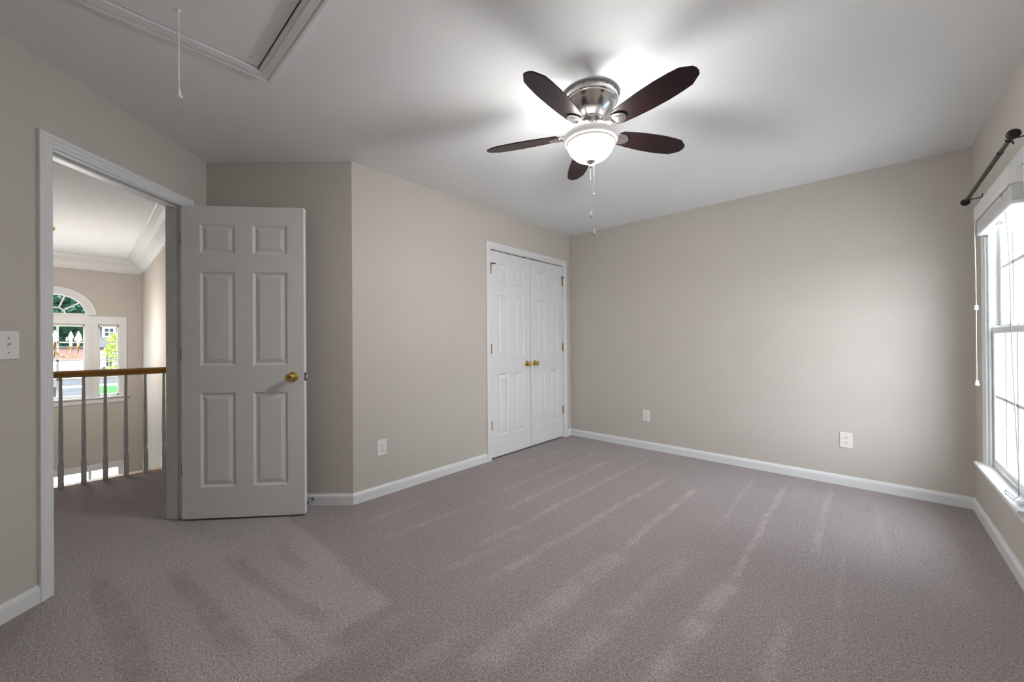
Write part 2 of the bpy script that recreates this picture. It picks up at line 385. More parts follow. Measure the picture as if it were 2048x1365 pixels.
def door_leaf(root, w_, h_, th, cols, z0):
    """six panel leaf: x 0..w, y centred, z from z0"""
    holes = [(a, b, z0 + r0, z0 + r1) for a, b in cols for r0, r1 in ROWS]
    wall_cells(0, w_, z0, z0 + h_, -th / 2, th / 2, holes).build('door_leaf', DOORM, root)
    for a, b in cols:
        for r0, r1 in ROWS: panel_mesh(b - a, r1 - r0, th).build('panel', DOORM, root, (a, 0, z0 + r0))

# ------------------------------------------------------------------ entry doorway: casing, jambs, open door
t1 = empty('trim_1', *Fl, label='white moulded casing and jambs around the entry doorway', cat='door frame', kind='structure')
u_casing(t1, DO0 - .006, DO1 + .006, DOH + .006, TRIM)
for (a, b) in ((DO0 - .02, DO0), (DO1, DO1 + .02)):
    MB().box(a, b, -TH - .001, .001, 0, DOH).build('jamb', TRIM, t1)
MB().box(DO0 - .02, DO1 + .02, -TH - .001, .001, DOH, DOH + .02).build('jamb_head', TRIM, t1)
MB().bbox(DO0, DO0 + .011, -.078, -.040, 0, DOH, .002).build('door_stop_strip', TRIM, t1)
MB().bbox(DO1 - .011, DO1, -.078, -.040, 0, DOH, .002).build('door_stop_strip', TRIM, t1)
MB().bbox(DO0, DO1, -.078, -.040, DOH - .011, DOH, .002).build('door_stop_strip', TRIM, t1)
mpb = lambda u, v, h: (u, -TH - h, v)
for x, s in ((DO0 - .006, -1), (DO1 + .006, 1)):
    sweep_piece((x, 0), (x, DOH + .006), (s, 0), (s, 1), CAS, mpb).build('landing_casing', TRIM, t1)
sweep_piece((DO0 - .006, DOH + .006), (DO1 + .006, DOH + .006), (-1, 1), (1, 1), CAS, mpb).build('landing_casing', TRIM, t1)
OPEN = math.radians(92.6); LW = .758; LT = .035
piv = Matrix.Rotation(-PI / 4, 4, 'Z') @ Vector((DO0 + .004, .010, 0)) + P1
d1 = empty('door_1', piv, -PI / 4 + OPEN, label='open white six panel door with brass knob beside doorway', cat='door', kind='structure')
lf = empty('leaf', (0, 0, 0)); lf.parent = d1
bpy.data.objects.remove(lf)
# leaf: local x along the door from the hinge, its camera side at y = -LT-.008
def shift(o, dy):
    for ch in o.children: ch.location.y += dy
door_leaf(d1, LW, 2.032, LT, [(.112, .330), (.437, .655)], .014)
shift(d1, -LT / 2 - .008)
for ch in d1.children: ch.location.x += .004
kn = knob(d1, LW - .066, -LT - .008, .925, -1)
MB().lathe([(0, 0), (.0075, 0), (.0075, .002), (0, .0025)], 16, (0, -.0585, 0), 'y').build('privacy_button', OLDBRASS, kn)
knob(d1, LW - .066, -.008, .925, 1)
lp = MB().bbox(LW + .0025, LW + .0055, -LT / 2 - .008 - .0125, -LT / 2 - .008 + .0125, .925 - .028, .925 + .028, .001).build('latch_plate', BLACK, d1)
MB().bbox(LW + .005, LW + .0165, -LT / 2 - .008 - .006, -LT / 2 - .008 + .006, .925 - .0095, .925 + .0095, .002).build('latch_bolt', STEEL, lp)
MB().lathe([(0, 0), (.004, 0), (.003, .001), (0, .001)], 10, (LW + .0055, -LT / 2 - .008, .925 + .021), 'x').build('latch_screw', STEEL, lp)
for z in (1.83, 1.08, .335): hinge(d1, 0.0, -.004, z, OLDBRASS, .089, (-.0005, .0025, -.040, -.006))
for o_ in d1.children:
    if o_.name.startswith('hinge'): pass

# ------------------------------------------------------------------ closet doors and casing
t2 = empty('trim_2', *Fc, label='white moulded casing around the double closet doors', cat='door frame', kind='structure')
u_casing(t2, CL0 - .006, CL1 + .006, CLH + .006, TRIM)
for (a, b) in ((CL0 - .018, CL0), (CL1, CL1 + .018)): MB().box(a, b, -TH, .001, 0, CLH).build('jamb', TRIM, t2)
MB().box(CL0 - .018, CL1 + .018, -TH, .001, CLH, CLH + .018).build('jamb_head', TRIM, t2)
for (a, b, z0, z1) in ((CL0, CL0 + .012, 0, CLH), (CL1 - .012, CL1, 0, CLH), (CL0, CL1, CLH - .012, CLH)):
    MB().box(a, b, -.075, -.045, z0, z1).build('door_stop_strip', TRIM, t2)
cw = (CL1 - CL0 - .012) / 2
for i, (hx, rz, lab) in enumerate(((CL1 - .0025, PI, 'white six panel closet door hinged next to the wide beige wall'), (CL0 + .0025, 0, 'white six panel closet door hinged beside the room corner'))):
    s = -1 if i == 0 else 1
    base = Matrix.Rotation(-PI / 2, 4, 'Z') @ Vector((hx, 0, 0))
    dr = empty('door_%d' % (i + 2), base, -PI / 2, label=lab, cat='door', kind='structure', group='closet double doors')
    door_leaf(dr, cw, 2.028, .035, [(.100, .248), (.348, .496)], .016)
    for ch in dr.children:
        if s < 0:                                     # mirrored leaf: panels stay symmetric enough to shift
            ch.location.x -= cw
        ch.location.y -= .0175 + .003
    knob(dr, s * (cw - .062), -.003, .915, 1, .92)
    for k, z in enumerate((1.862, 1.082, .335)):
        hg = hinge(dr, s * .001, .004, z, OLDBRASS, .089, (-.006, .012, -.004, -.002) if s > 0 else (-.012, .006, -.004, -.002))
        if k == 0:                                     # hinge pin door stop
            a = MB().tube([(0, 0, .052), (s * .018, .012, .053), (s * .040, .018, .053), (s * .062, .010, .053)], .0028, 8)
            a.tube([(s * .030, .010, .053), (s * .030, .026, .053)], .006, 10).tube([(0, .002, .053), (-s * .006, .03, .053)], .003, 8)
            a.lathe([(0, .045), (.007, .045), (.007, .056), (0, .058)], 12)
            a.build('hinge_pin_stop', BLACK, hg)
    bx = s * (cw - .085)
    MB().bbox(bx - .016, bx + .016, -.034, -.004, 2.0435, 2.0525, .001).build('ball_catch', BLACK, dr)

# ------------------------------------------------------------------ sash windows on the right wall
def sash(parent, z0, z1, y0, y1, rows, xw, name):
    """a sash as frame (stiles and rails), muntins, panes"""
    st, rb = .048, .052
    fr = MB(); fr.bbox(-xw, -xw + st, y0, y1, z0, z1, .003); fr.bbox(xw - st, xw, y0, y1, z0, z1, .003)
    fr.bbox(-xw + st - .001, xw - st + .001, y0, y1, z0, z0 + rb, .003); fr.bbox(-xw + st - .001, xw - st + .001, y0, y1, z1 - .036, z1, .003)
    fr = fr.build(name, VINYL, parent)
    gx0, gx1, gz0, gz1 = -xw + st, xw - st, z0 + rb, z1 - .036; ym = (y0 + y1) / 2
    cw_ = (gx1 - gx0) / 3
    for k in (1, 2): MB().bbox(gx0 + cw_ * k - .009, gx0 + cw_ * k + .009, ym - .007, ym + .007, gz0, gz1, .002).build('muntin', VINYL, fr)
    for k in range(1, rows): z = gz0 + (gz1 - gz0) * k / rows; MB().bbox(gx0, gx1, ym - .007, ym + .007, z - .009, z + .009, .002).build('muntin', VINYL, fr)
    for k in range(3):
        for r in range(rows):
            za, zb = gz0 + (gz1 - gz0) * r / rows, gz0 + (gz1 - gz0) * (r + 1) / rows
            MB().box(gx0 + cw_ * k, gx0 + cw_ * (k + 1), ym - .002, ym + .002, za, zb).build('pane', GLASS, fr)
    return fr
def sash_window(idx, loc, rz, lab):
    wnd = empty('window_%d' % idx, loc, rz, label=lab, cat='window', kind='structure')
    x = WW
    u_casing(wnd, -x - .004, x + .004, WZ1 + .004, TRIM, WZ0 + .01)
    # jamb lining
    MB().box(-x, -x + .010, -RT, .001, WZ0, WZ1).build('jamb', VINYL, wnd); MB().box(x - .010, x, -RT, .001, WZ0, WZ1).build('jamb', VINYL, wnd)
    MB().box(-x, x, -RT, .001, WZ1 - .010, WZ1).build('jamb_head', VINYL, wnd)
    for s in (-1, 1):
        a, b = sorted((s * (x - .010), s * (x - .020)))
        MB().bbox(a, b, -.011, .0, WZ0, WZ1 - .01, .002).build('stop_bead', VINYL, wnd)
        MB().bbox(a, b, -.0395, -.0375, WZ0, WZ1 - .01, .0005).build('parting_bead', VINYL, wnd)
        MB().bbox(a, b, -.072, -.066, WZ0, WZ1 - .01, .002).build('blind_stop', VINYL, wnd)
    # stool with rounded nose, horns past the casing, apron
    nose = [(-.02, -.012), (.044, -.012), (.050, -.008), (.052, 0), (.050, .007), (.044, .010), (-.02, .010)]
    MB().prism([(a, b) for a, b in nose], -x - .082, x + .082, lambda u, v, h: (h, u, WZ0 + v)).build('stool', TRIM, wnd)
    MB().box(-x, x, -RT - .012, -.018, WZ0 - .02, WZ0 + .010).build('outer_sill', VINYL, wnd)
    MB().bbox(-x - .06, x + .06, 0, .014, WZ0 - .075, WZ0 - .011, .003).build('apron', TRIM, wnd)
    lo = sash(wnd, WZ0 + .012, 1.212, -.037, -.012, 2, x - .011, 'lower_sash')
    sash(wnd, 1.176, WZ1 - .011, -.065, -.040, 2, x - .011, 'upper_sash')
    MB().bbox(-.12, .12, -.013, -.004, WZ0 + .03, WZ0 + .042, .002).build('sash_lift', VINYL, lo)
    lk = MB().bbox(-.022, .022, -.040, -.014, 1.212, 1.224, .003).lathe([(.012, 0), (.012, .012), (0, .013)], 14, (0, -.027, 1.222)).build('sash_lock', VINYL, lo)
    MB().bbox(-x + .03, -x + .055, -.041, -.016, 1.211, 1.219, .002).build('tilt_latch', VINYL, lo)
    MB().bbox(x - .055, x - .03, -.041, -.016, 1.211, 1.219, .002).build('tilt_latch', VINYL, lo)
    # outside trim, standing proud of the house wall
    for s in (-1, 1):
        a, b = sorted((s * x, s * (x + .07))); MB().bbox(a, b, -RT - .006, -RT + .004, WZ0 - .03, WZ1 + .07, .002).build('outer_casing', VINYL, wnd)
    MB().bbox(-x - .07, x + .07, -RT - .006, -RT + .004, WZ1, WZ1 + .08, .002).build('outer_casing', VINYL, wnd)
    return wnd
sash_window(1, (W, W1C, 0), PI / 2, 'white sash window under the raised blind and dark rod')


# ------------------------------------------------------------------ raised slat blind in window 1
bl = empty('window_blind', (W, W1C, 0), PI / 2, label='white slat blind pulled fully up at the window top', cat='blind')
BX = .378
VAL = [(0, 0), (0, .005), (.004, .008), (.012, .008), (.016, .005), (.022, .005), (.026, .009), (.052, .009), (.056, .006), (.062, .006), (.068, .010), (.076, .010), (.080, .006), (.080, 0)]
mbv = MB(); nn = len(VAL)
mbv.add([(x, .044 + h_, 1.846 + z) for x in (-BX - .004, BX + .004) for z, h_ in VAL], [tuple(range(nn)), tuple(range(2 * nn - 1, nn - 1, -1))] + [(i, (i + 1) % nn, nn + (i + 1) % nn, nn + i) for i in range(nn)])
mbv.build('valance', VINYL, bl)
for s in (-1, 1):
    a, b = sorted((s * (BX + .004), s * (BX - .004)))
    MB().bbox(a, b, -.004, .046, 1.848, 1.924, .002).build('valance_return', VINYL, bl)
MB().bbox(-BX + .006, BX - .006, -.006, .040, 1.872, 1.918, .003).build('headrail', VINYL, bl)
zz = 1.775
sl0 = None
while zz < 1.868:
    if sl0 is None: sl0 = MB().bbox(-BX, BX, -.008, .042, 0, .0028, .0008).build('slat', VINYL, bl, (0, 0, zz))
    else:
        c = sl0.copy(); C.objects.link(c); c.parent = bl; c.location = (random.uniform(-.0012, .0012), random.uniform(-.001, .001), zz)
    zz += .0037
br_ = MB().bbox(-BX, BX, -.009, .043, 1.758, 1.774, .003).build('bottom_rail', VINYL, bl)
for k, (a, b) in enumerate(((.012, .045), (.055, .092))): MB().box(a, b, .006, .020, 1.7574, 1.7582).build('printed_label', LABELM, br_)
MB().box(.02, .10, -.003, .003, 1.7574, 1.7582).build('printed_label', LABELM, br_)
for k in (-.33, -.02, .30):
    lad = MB()
    for y in (-.010, .0445): lad.tube([(k + .002 * math.sin(j * 2.1), y + .002 * math.sin(j), 1.872 - j * .0125) for j in range(10)], .0008, 6)
    lad.build('ladder_cord', CORD, bl)
for k, ph in ((-.20, .4), (.10, 1.3)):
    lc = MB().tube([(k + .05 * math.cos(a), .047 + .004 * math.sin(2 * a), 1.800 + .022 * math.sin(a + ph)) for a in [i * PI / 9 for i in range(-3, 13)]], .0009, 6)
    lc.build('loose_ladder_loop', CORD, bl)
CXc = BX - .012
c1 = MB().tube([(CXc, .050, 1.87), (CXc, .052, 1.77), (CXc + .002, .050, 1.55), (CXc - .003, .049, 1.336)], .0013, 6).tube([(CXc - .006, .050, 1.87), (CXc - .005, .052, 1.77), (CXc - .002, .049, 1.55), (CXc - .004, .049, 1.336)], .0013, 6).tube([(CXc - .003, .049, 1.33), (CXc - .005, .050, 1.1), (CXc - .003, .049, .895)], .0013, 6).build('lift_cord', CORD, bl)
MB().lathe([(0, 0), (.0095, 0), (.0105, .005), (.008, .012), (.0055, .016), (.008, .020), (.009, .027), (0, .029)], 16, (CXc - .003, .049, 1.318)).build('cord_joiner', TASSEL, c1)
MB().lathe([(0, 0), (.0075, 0), (.0105, .004), (.0100, .012), (.006, .018), (.0075, .024), (.008, .029), (0, .030)], 16, (CXc - .003, .049, .868)).build('tassel', TASSEL, c1)
c2 = MB().tube([(-.215, .046, 1.86), (-.212, .030, 1.75), (-.214, .020, 1.5), (-.220, .019, 1.2), (-.245, .018, .95), (-.285, .018, .7), (-.32, .018, .52), (-.325, .020, .42), (-.30, .026, .402), (-.25, .022, .399), (-.15, .03, .398), (-.20, .04, .398), (-.31, .034, .399), (-.36, .022, .400)], .0017, 6).build('tilt_cord', mat('grey_cord', (.30, .32, .33), .6, var=.1), bl)
MB().lathe([(0, 0), (.006, 0), (.010, .004), (.0105, .014), (.006, .022), (.007, .028), (0, .030)], 16, (0, 0, 0), 'x').build('tassel', TASSEL, c2, (-.385, .022, .406))

# ------------------------------------------------------------------ curtain rod
rod = empty('curtain_rod', (W, W1C, 0), PI / 2, label='dark bronze curtain rod with disc ends above the window', cat='curtain rod')
RZ, RO = 2.012, .064
MB().tube([(.545, RO, RZ), (-.33, RO, RZ)], .0095, 16).build('rod', BRONZE, rod)
MB().tube([(-.31, RO, RZ), (-.545, RO, RZ)], .0080, 16).build('inner_rod', BRONZE, rod)
MB().tube([(-.322, RO, RZ), (-.334, RO, RZ)], .0105, 16).build('collar', BLACK, rod)
for s in (-1, 1):
    f = MB().lathe([(0, 0), (.011, 0), (.012, .006), (.019, .008), (.0215, .012), (.0215, .017), (.019, .021), (.010, .023), (0, .0235)], 24, (0, 0, 0), 'x')
    if s < 0: f.v = [(-a, b, c) for a, b, c in f.v]
    f.build('finial', BLACK, rod, (s * .541, RO, RZ))
    b = MB().tube([(0, 0, .002), (0, RO - .012, 0), (0, RO, -.013)], .0032, 8).bbox(-.008, .008, 0, .004, -.028, .024, .001)
    b.tube([(0, RO, -.0125), (0, RO + .010, -.008), (0, RO + .0125, .002)], .003, 8).tube([(0, RO - .008, -.013), (0, RO - .008, -.024)], .0035, 8)
    b.build('bracket', BLACK, rod, (s * .50, 0, RZ))

# ------------------------------------------------------------------ outlets and light switch
def outlet(F, x, z, lab):
    base = Matrix.Rotation(F[1], 4, 'Z') @ Vector((x, 0, z)) + F[0]
    o = empty('wall_outlet', base, F[1], label=lab, cat='outlet')
    MB().bbox(-.039, .039, -.001, .0062, -.060, .060, .0028).build('cover_plate', PLATE, o)
    for dz in (-.0195, .0195):
        pts = []
        for k in range(20):
            a = 2 * PI * k / 20; pts.append((.0172 * math.cos(a), max(-.0135, min(.0135, .0172 * math.sin(a)))))
        r = MB().prism(pts, .0055, .0078, lambda u, v, h: (u, h, v + dz)).build('receptacle', PLATE, o)
        sl_ = MB().box(-.0078, -.0048, .0070, .0080, dz - .001, dz + .008).box(.0048, .0074, .0070, .0080, dz, dz + .0075)
        sl_.prism([(.0032 * math.cos(a * PI / 5), max(-.0026, .0032 * math.sin(a * PI / 5))) for a in range(10)], .0070, .0080, lambda u, v, h: (u, h, v + dz - .0075))
        sl_.build('slot', SLOT, r)
    MB().lathe([(0, 0), (.0032, 0), (.0026, .0012), (0, .0014)], 12, (0, .006, 0), 'y').build('screw', PLATE, o)
    return o
outlet(Fc, 2.522, .359, 'ivory duplex outlet low on the wall left of the closet doors')
outlet(Fb, -.957, .354, 'ivory duplex outlet on the wall nearer the closet doors')
outlet(Fb, -2.573, .358, 'ivory duplex outlet on the wall nearer the window')
sw = empty('light_switch', Matrix.Rotation(-PI / 4, 4, 'Z') @ Vector((1.137, 0, 1.146)) + P1, -PI / 4, label='ivory toggle light switch beside the entry doorway', cat='switch')
MB().bbox(-.039, .039, -.001, .0062, -.060, .060, .0028).build('cover_plate', PLATE, sw)
MB().bbox(-.006, .006, .005, .0075, -.0125, .0125, .0008).build('toggle_slot', PLATE, sw)
MB().add([(-.004, .006, -.004), (.004, .006, -.004), (.004, .006, .006), (-.004, .006, .006), (-.0035, .019, .006), (.0035, .019, .006), (.0035, .0175, .011), (-.0035, .0175, .011)], [(0, 1, 2, 3), (4, 5, 6, 7), (0, 1, 5, 4), (1, 2, 6, 5), (2, 3, 7, 6), (3, 0, 4, 7)]).build('toggle', PLATE, sw)
for z in (-.03, .03): MB().lathe([(0, 0), (.0034, 0), (.0028, .0012), (0, .0014)], 12, (0, .006, z), 'y').build('screw', OLDBRASS, sw)

# ------------------------------------------------------------------ spring door stop on the angled wall
u = (P2 - P1).normalized(); nrm = Vector((u.y, -u.x, 0))
dsb = P1 + u * (sl - .285) + Vector((0, 0, .045))
ds = empty('door_stop', dsb, math.atan2(nrm.y, nrm.x), label='small dark spring door stop on the baseboard behind the door', cat='door stop')
MB().lathe([(0, .010), (.011, .010), (.011, .014), (.006, .018), (0, .018)], 16, axis='x').build('base', BLACK, ds)
MB().tube([(.016 + k * .0009, .0052 * math.cos(k * 1.05), .0052 * math.sin(k * 1.05) - .00004 * k) for k in range(66)], .0011, 5).build('spring', STEEL, ds)
MB().lathe([(0, .073), (.0062, .073), (.0072, .078), (.0072, .086), (.005, .089), (0, .089)], 14, axis='x').build('rubber_tip', BLACK, ds)

# ------------------------------------------------------------------ attic hatch in the ceiling
hx, hy = (HX0 + HX1) / 2, (HY0 + HY1) / 2
ah = empty('attic_hatch', (hx, hy, H), label='white attic hatch with moulded frame and pull cord', cat='hatch')
hw, hd = (HX1 - HX0) / 2, (HY1 - HY0) / 2
mpc = lambda u_, v_, h_: (u_, v_, -h_)
HP = [(0, -.05), (0, .012), (.005, .014), (.008, .011), (.012, .011), (.016, .015), (.040, .017), (.044, .013), (.048, .013), (.052, .018), (.062, .018), (.064, .014), (.064, 0), (.02, 0), (.02, -.05)]
cor = [(-hw, -hd), (hw, -hd), (hw, hd), (-hw, hd)]; md = [(-1, -1), (1, -1), (1, 1), (-1, 1)]
for k in range(4): sweep_piece(cor[k], cor[(k + 1) % 4], md[k], md[(k + 1) % 4], HP, mpc).build('frame_moulding', TRIM, ah)
hp = MB().bbox(-hw + .0015, hw - .006, -hd + .006, hd - .0035, .0, .018, .001).build('hatch_panel', CEIL, ah)
MB().lathe([(0, 0), (.006, 0), (.004, -.002), (0, -.002)], 10, (-hw + .052, hd - .045, 0)).build('screw', STEEL, hp)
cx, cy = .745 - hx, -3.779 - hy
pc = MB().tube([(cx, cy, .004), (cx + .001, cy, -.10), (cx, cy, -.30)], .0022, 8).lathe([(0, 0), (.008, 0), (.006, -.004), (0, -.006)], 12, (cx, cy, 0)).build('pull_cord', CORD, ah)
MB().lathe([(0, -.292), (.003, -.292), (.0045, -.305), (.0075, -.322), (.009, -.331), (.0115, -.333), (.0115, -.338), (0, -.339)], 16, (cx, cy, 0)).build('pull_bell', PLATE, pc)
struct(MB().box(HX0 - .05, HX1 + .05, HY0 - .05, HY1 + .05, H + .25, H + .27).box(HX0 - .07, HX0 - .05, HY0 - .07, HY1 + .07, H + .1, H + .27).box(HX1 + .05, HX1 + .07, HY0 - .07, HY1 + .07, H + .1, H + .27).box(HX0 - .07, HX1 + .07, HY1 + .05, HY1 + .07, H + .1, H + .27).box(HX0 - .07, HX1 + .07, HY0 - .07, HY0 - .05, H + .1, H + .27).build('wall_attic', RAFTER), 'bare wood attic boxing above the hatch', 'wall')

# ------------------------------------------------------------------ ceiling fan
FX, FY = 1.632, -2.222
fan = empty('ceiling_fan', (FX, FY, H), label='five blade ceiling fan with lit white glass bowl', cat='ceiling fan')
can = MB().lathe([(0, 0), (.140, 0), (.142, -.003), (.142, -.034), (.139, -.038), (.134, -.039)], 64).build('canopy', CHROME, fan)
for k in range(15):
    a = 2 * PI * k / 15
    MB().lathe([(0, 0), (.0028, 0), (.0022, .0025), (0, .003)], 8, axis='x').build('canopy_screw', BLACK, can, (.142 * math.cos(a), .142 * math.sin(a), -.015)).rotation_euler = (0, 0, a)
MB().lathe([(.134, -.036), (.136, -.040), (.134, -.045), (.131, -.048), (.126, -.062), (.116, -.080), (.103, -.096), (.088, -.109), (.074, -.118), (.066, -.123), (.062, -.127), (.060, -.128)], 64).build('motor_housing', NICKEL, fan)
fl = MB().lathe([(.030, -.126), (.066, -.127), (.068, -.131), (.066, -.135), (.063, -.137), (.060, -.165), (.056, -.170), (.050, -.173), (.03, -.174)], 48).build('flywheel', CHROME, fan)
vs0 = None
for k in range(16):
    a = 2 * PI * k / 16 + .1
    v_ = MB().bbox(.0595, .0632, -.0065, .0065, -.162, -.141, .0008).build('vent_slot', mat('slot_grey', (.16, .15, .16), .5) if vs0 is None else vs0, fl)
    vs0 = v_.data.materials[0]; v_.rotation_euler = (0, 0, a)
MB().lathe([(.02, -.172), (.034, -.173), (.036, -.180), (.036, -.202), (.048, -.206), (.050, -.212), (.044, -.216), (.03, -.217)], 40).build('light_fitter', NICKEL, fan)
# glass bowl: frosted, lit
tb = NT('lit_frosted_glass'); tb.b.inputs['Base Color'].default_value = (.9, .9, .89, 1); tb.b.inputs['Roughness'].default_value = .3
ne = tb.n('ShaderNodeTexNoise', Scale=3); cr_ = tb.n('ShaderNodeMixRGB'); tb.l(ne.outputs[0], cr_.inputs[0]); cr_.inputs[1].default_value = (1, .975, .94, 1); cr_.inputs[2].default_value = (1, .985, .96, 1)
tb.l(cr_.outputs[0], tb.b.inputs['Emission Color']); tb.b.inputs['Emission Strength'].default_value = BOWL_GLOW
tr_ = NT('lit_glass_rim'); tr_.b.inputs['Base Color'].default_value = (.92, .92, .91, 1); tr_.b.inputs['Roughness'].default_value = .25
tr_.b.inputs['Emission Color'].default_value = (1, .965, .92, 1); tr_.b.inputs['Emission Strength'].default_value = .22
bowl = MB()
bowl.lathe([(.126, -.212), (.134, -.212), (.141, -.216), (.1435, -.224), (.1425, -.234), (.138, -.243), (.130, -.251), (.1265, -.2535), (.1255, -.258), (.1215, -.2615)], 64, mi=1)
bowl.lathe([(.1215, -.2615), (.1205, -.266), (.116, -.276), (.108, -.292), (.097, -.306), (.082, -.320), (.064, -.331), (.044, -.339), (.022, -.343), (.0, -.344)], 64, mi=0)
bowl.f = [f for f in bowl.f if len(f) < 10]; bowl.sm = bowl.sm[:len(bowl.f)] + [True] * max(0, len(bowl.f) - len(bowl.sm)); bowl.sm = [True] * len(bowl.f)
bowl.mi = [1 if max(bowl.v[i][2] for i in f) > -.2614 else 0 for f in bowl.f]
gb = bowl.build('glass_bowl', [tb.m, tr_.m], fan)
MB().lathe([(.127, -.2125), (.1325, -.2135), (.1375, -.218), (.1395, -.225), (.1385, -.233), (.134, -.2405), (.126, -.249), (.1225, -.254), (.117, -.264), (.112, -.275), (.104, -.290), (.0935, -.3035), (.079, -.317), (.062, -.3275), (.043, -.335), (.022, -.339), (0, -.340)], 64).build('added_glow_blocker', mat('added_opaque_liner', (.88, .88, .87), .6, var=.02), gb)  # opaque liner added inside so the bowl's glow goes only outward
MB().lathe([(0, -.337), (.0255, -.3405), (.0262, -.3445), (.020, -.350), (.011, -.355), (.0066, -.360), (.0058, -.363), (.0082, -.366), (.0092, -.370), (.0070, -.375), (0, -.377)], 28).build('finial', NICKEL, fan)
MB().tube([(0, 0, -.21), (0, 0, -.338)], .004, 8).build('centre_rod', NICKEL, fan)
LIT = mat('lit_lamp', (1, 1, 1), .3, emit=(1, .975, .945), estr=FAN_GLOW)
for k in range(3):
    a = 2 * PI * k / 3 + .5; e_ = Vector((math.cos(a), math.sin(a), 0))
    sk = MB().tube([e_ * .030 + Vector((0, 0, -.208)), e_ * .055 + Vector((0, 0, -.214))], .011, 12).build('lamp_socket', PLATE, fan)
    q = e_ * .076 + Vector((0, 0, -.222))
    MB().lathe([(0, -.024), (.012, -.021), (.021, -.010), (.023, 0), (.021, .010), (.012, .019), (0, .021)], 16, q).build('lamp_bulb', LIT, sk)
# blades
PT = -math.radians(12.5)
def blade_outline():
    r0, r1 = .158, .585; pts = []
    up_ = [(r0, .030), (r0 + .018, .047), (.24, .056), (.33, .0635), (.42, .0655), (.49, .0615), (.536, .0555)]
    tip = [(.581, .026), (.588, .009), (.588, -.009), (.581, -.026)]
    lo = [(.536, -.0555), (.49, -.0615), (.42, -.0655), (.33, -.0635), (.24, -.056), (r0 + .018, -.047), (r0, -.030)]
    return up_ + tip + lo
bo = blade_outline()
iron = [(.142, .012), (.150, .026), (.163, .035), (.182, .037), (.204, .030), (.222, .014), (.226, 0), (.222, -.014), (.204, -.030), (.182, -.037), (.163, -.035), (.150, -.026), (.142, -.012)]
ca, sa = math.cos(PT), math.sin(PT); ZB = -.196
def pit(u_, v_, h_): return (u_, v_ * ca - h_ * sa, v_ * sa + h_ * ca + ZB)
bmesh0 = None
for k in range(5):
    a = math.radians(-12.6 + 72 * k)
    if bmesh0 is None:
        b_ = MB().prism(bo, .0, .0058, pit).build('blade', BLADE, fan, bevel=.0012)
        ir = MB().prism(iron, -.007, 0, pit)
        ir.prism([(.168 + (x - .184) * .62 + .012, y * .6) for x, y in iron], -.010, -.006, pit)
        ir.tube([(.045, 0, ZB + .034), (.075, 0, ZB + .030), (.105, .002, ZB + .014), (.130, .001, ZB + .001), (.158, 0, ZB - .004)], [.012, .012, .0105, .010, .012], 12)
        ir.tube([(.05, .018, ZB + .032), (.085, .020, ZB + .026), (.12, .016, ZB + .006), (.155, .014, ZB + .000)], .006, 8)
        ir.tube([(.05, -.018, ZB + .032), (.085, -.020, ZB + .026), (.12, -.016, ZB + .004), (.155, -.014, ZB - .006)], .006, 8)
        ir = ir.build('blade_iron', CHROME, b_, bevel=.0018)
        bmesh0 = (b_, ir)
    else:
        b_ = bmesh0[0].copy(); C.objects.link(b_); b_.parent = fan
        i_ = bmesh0[1].copy(); C.objects.link(i_); i_.parent = b_
    b_.rotation_euler = (0, 0, a)
for (dx, dy, zb, l0) in ((-.0030, .002, -.61, .0), (.012, .0125, -.705, .0)):
    mbc = MB(); z = -.350
    mbc.tube([(dx, dy, -.345), (dx, dy, zb)], .0007, 6)
    j = 0
    while z > zb:
        mbc.lathe([(0, z - .0011), (.0011, z), (0, z + .0011)], 6, (dx, dy, 0)); z -= .0042
    mbc.lathe([(0, z), (.0030, z + .002), (.0030, z + .006), (0, z + .008)], 10, (dx, dy, (-.44 if zb > -.65 else -.52) - z))
    pcn = mbc.build('pull_chain', STEEL, fan)
    MB().lathe([(0, zb + .002), (.0022, zb), (.0030, zb - .006), (.0065, zb - .014), (.0085, zb - .021), (.0072, zb - .028), (.0035, zb - .032), (0, zb - .033)], 16, (dx, dy, 0)).build('chain_fob', CHROME, pcn)

# ------------------------------------------------------------------ landing railing
rl = empty('stair_railing', (XR, -4.0, 0), label='white baluster railing with golden oak handrail on the landing', cat='railing')
HR = [(-.030, .886), (-.030, .896), (-.026, .902), (-.031, .914), (-.029, .926), (-.018, .936), (0, .939), (.018, .936), (.029, .926), (.031, .914), (.026, .902), (.030, .896), (.030, .886)]
MB().prism(HR, -2.9, .575, lambda u_, v_, h_: (u_, h_, v_)).build('handrail', OAK, rl)
MB().box(-.010, .010, -2.9, .575, .880, .887).build('fillet', TRIM, rl)
bal = MB().bbox(-.0165, .0165, -.0165, .0165, -.002, .185, .002)
bal.lathe([(.0155, .183), (.017, .190), (.0125, .198), (.0155, .207), (.0165, .214), (.012, .222), (.0105, .228), (.0145, .233), (.0105, .238), (.0145, .243), (.0105, .248), (.0148, .254), (.0150, .30), (.0140, .42), (.0125, .56), (.0108, .70), (.0095, .82), (.0095, .884)], 20)
b0 = None
for k in range(-3, 20):
    y = -4.157 - (k) * .1242 + 0
    y = -3.537 - (k + 3) * .1242
    if b0 is None: b0 = bal.build('baluster', TRIM, rl, (0, y + 4.0, 0))
    else: c = b0.copy(); C.objects.link(c); c.parent = rl; c.location = (0, y + 4.0, 0)
struct(MB().bbox(XR - .095, XR - .008, YL, YS, -.028, .004, .004).build('trim_3', NOSE), 'oak nosing along the landing edge', 'trim')
struct(MB().box(XR - .075, XR - .015, YL, YS, -.28, -.028).build('trim_4', TRIM), 'white fascia board under the landing edge', 'trim')

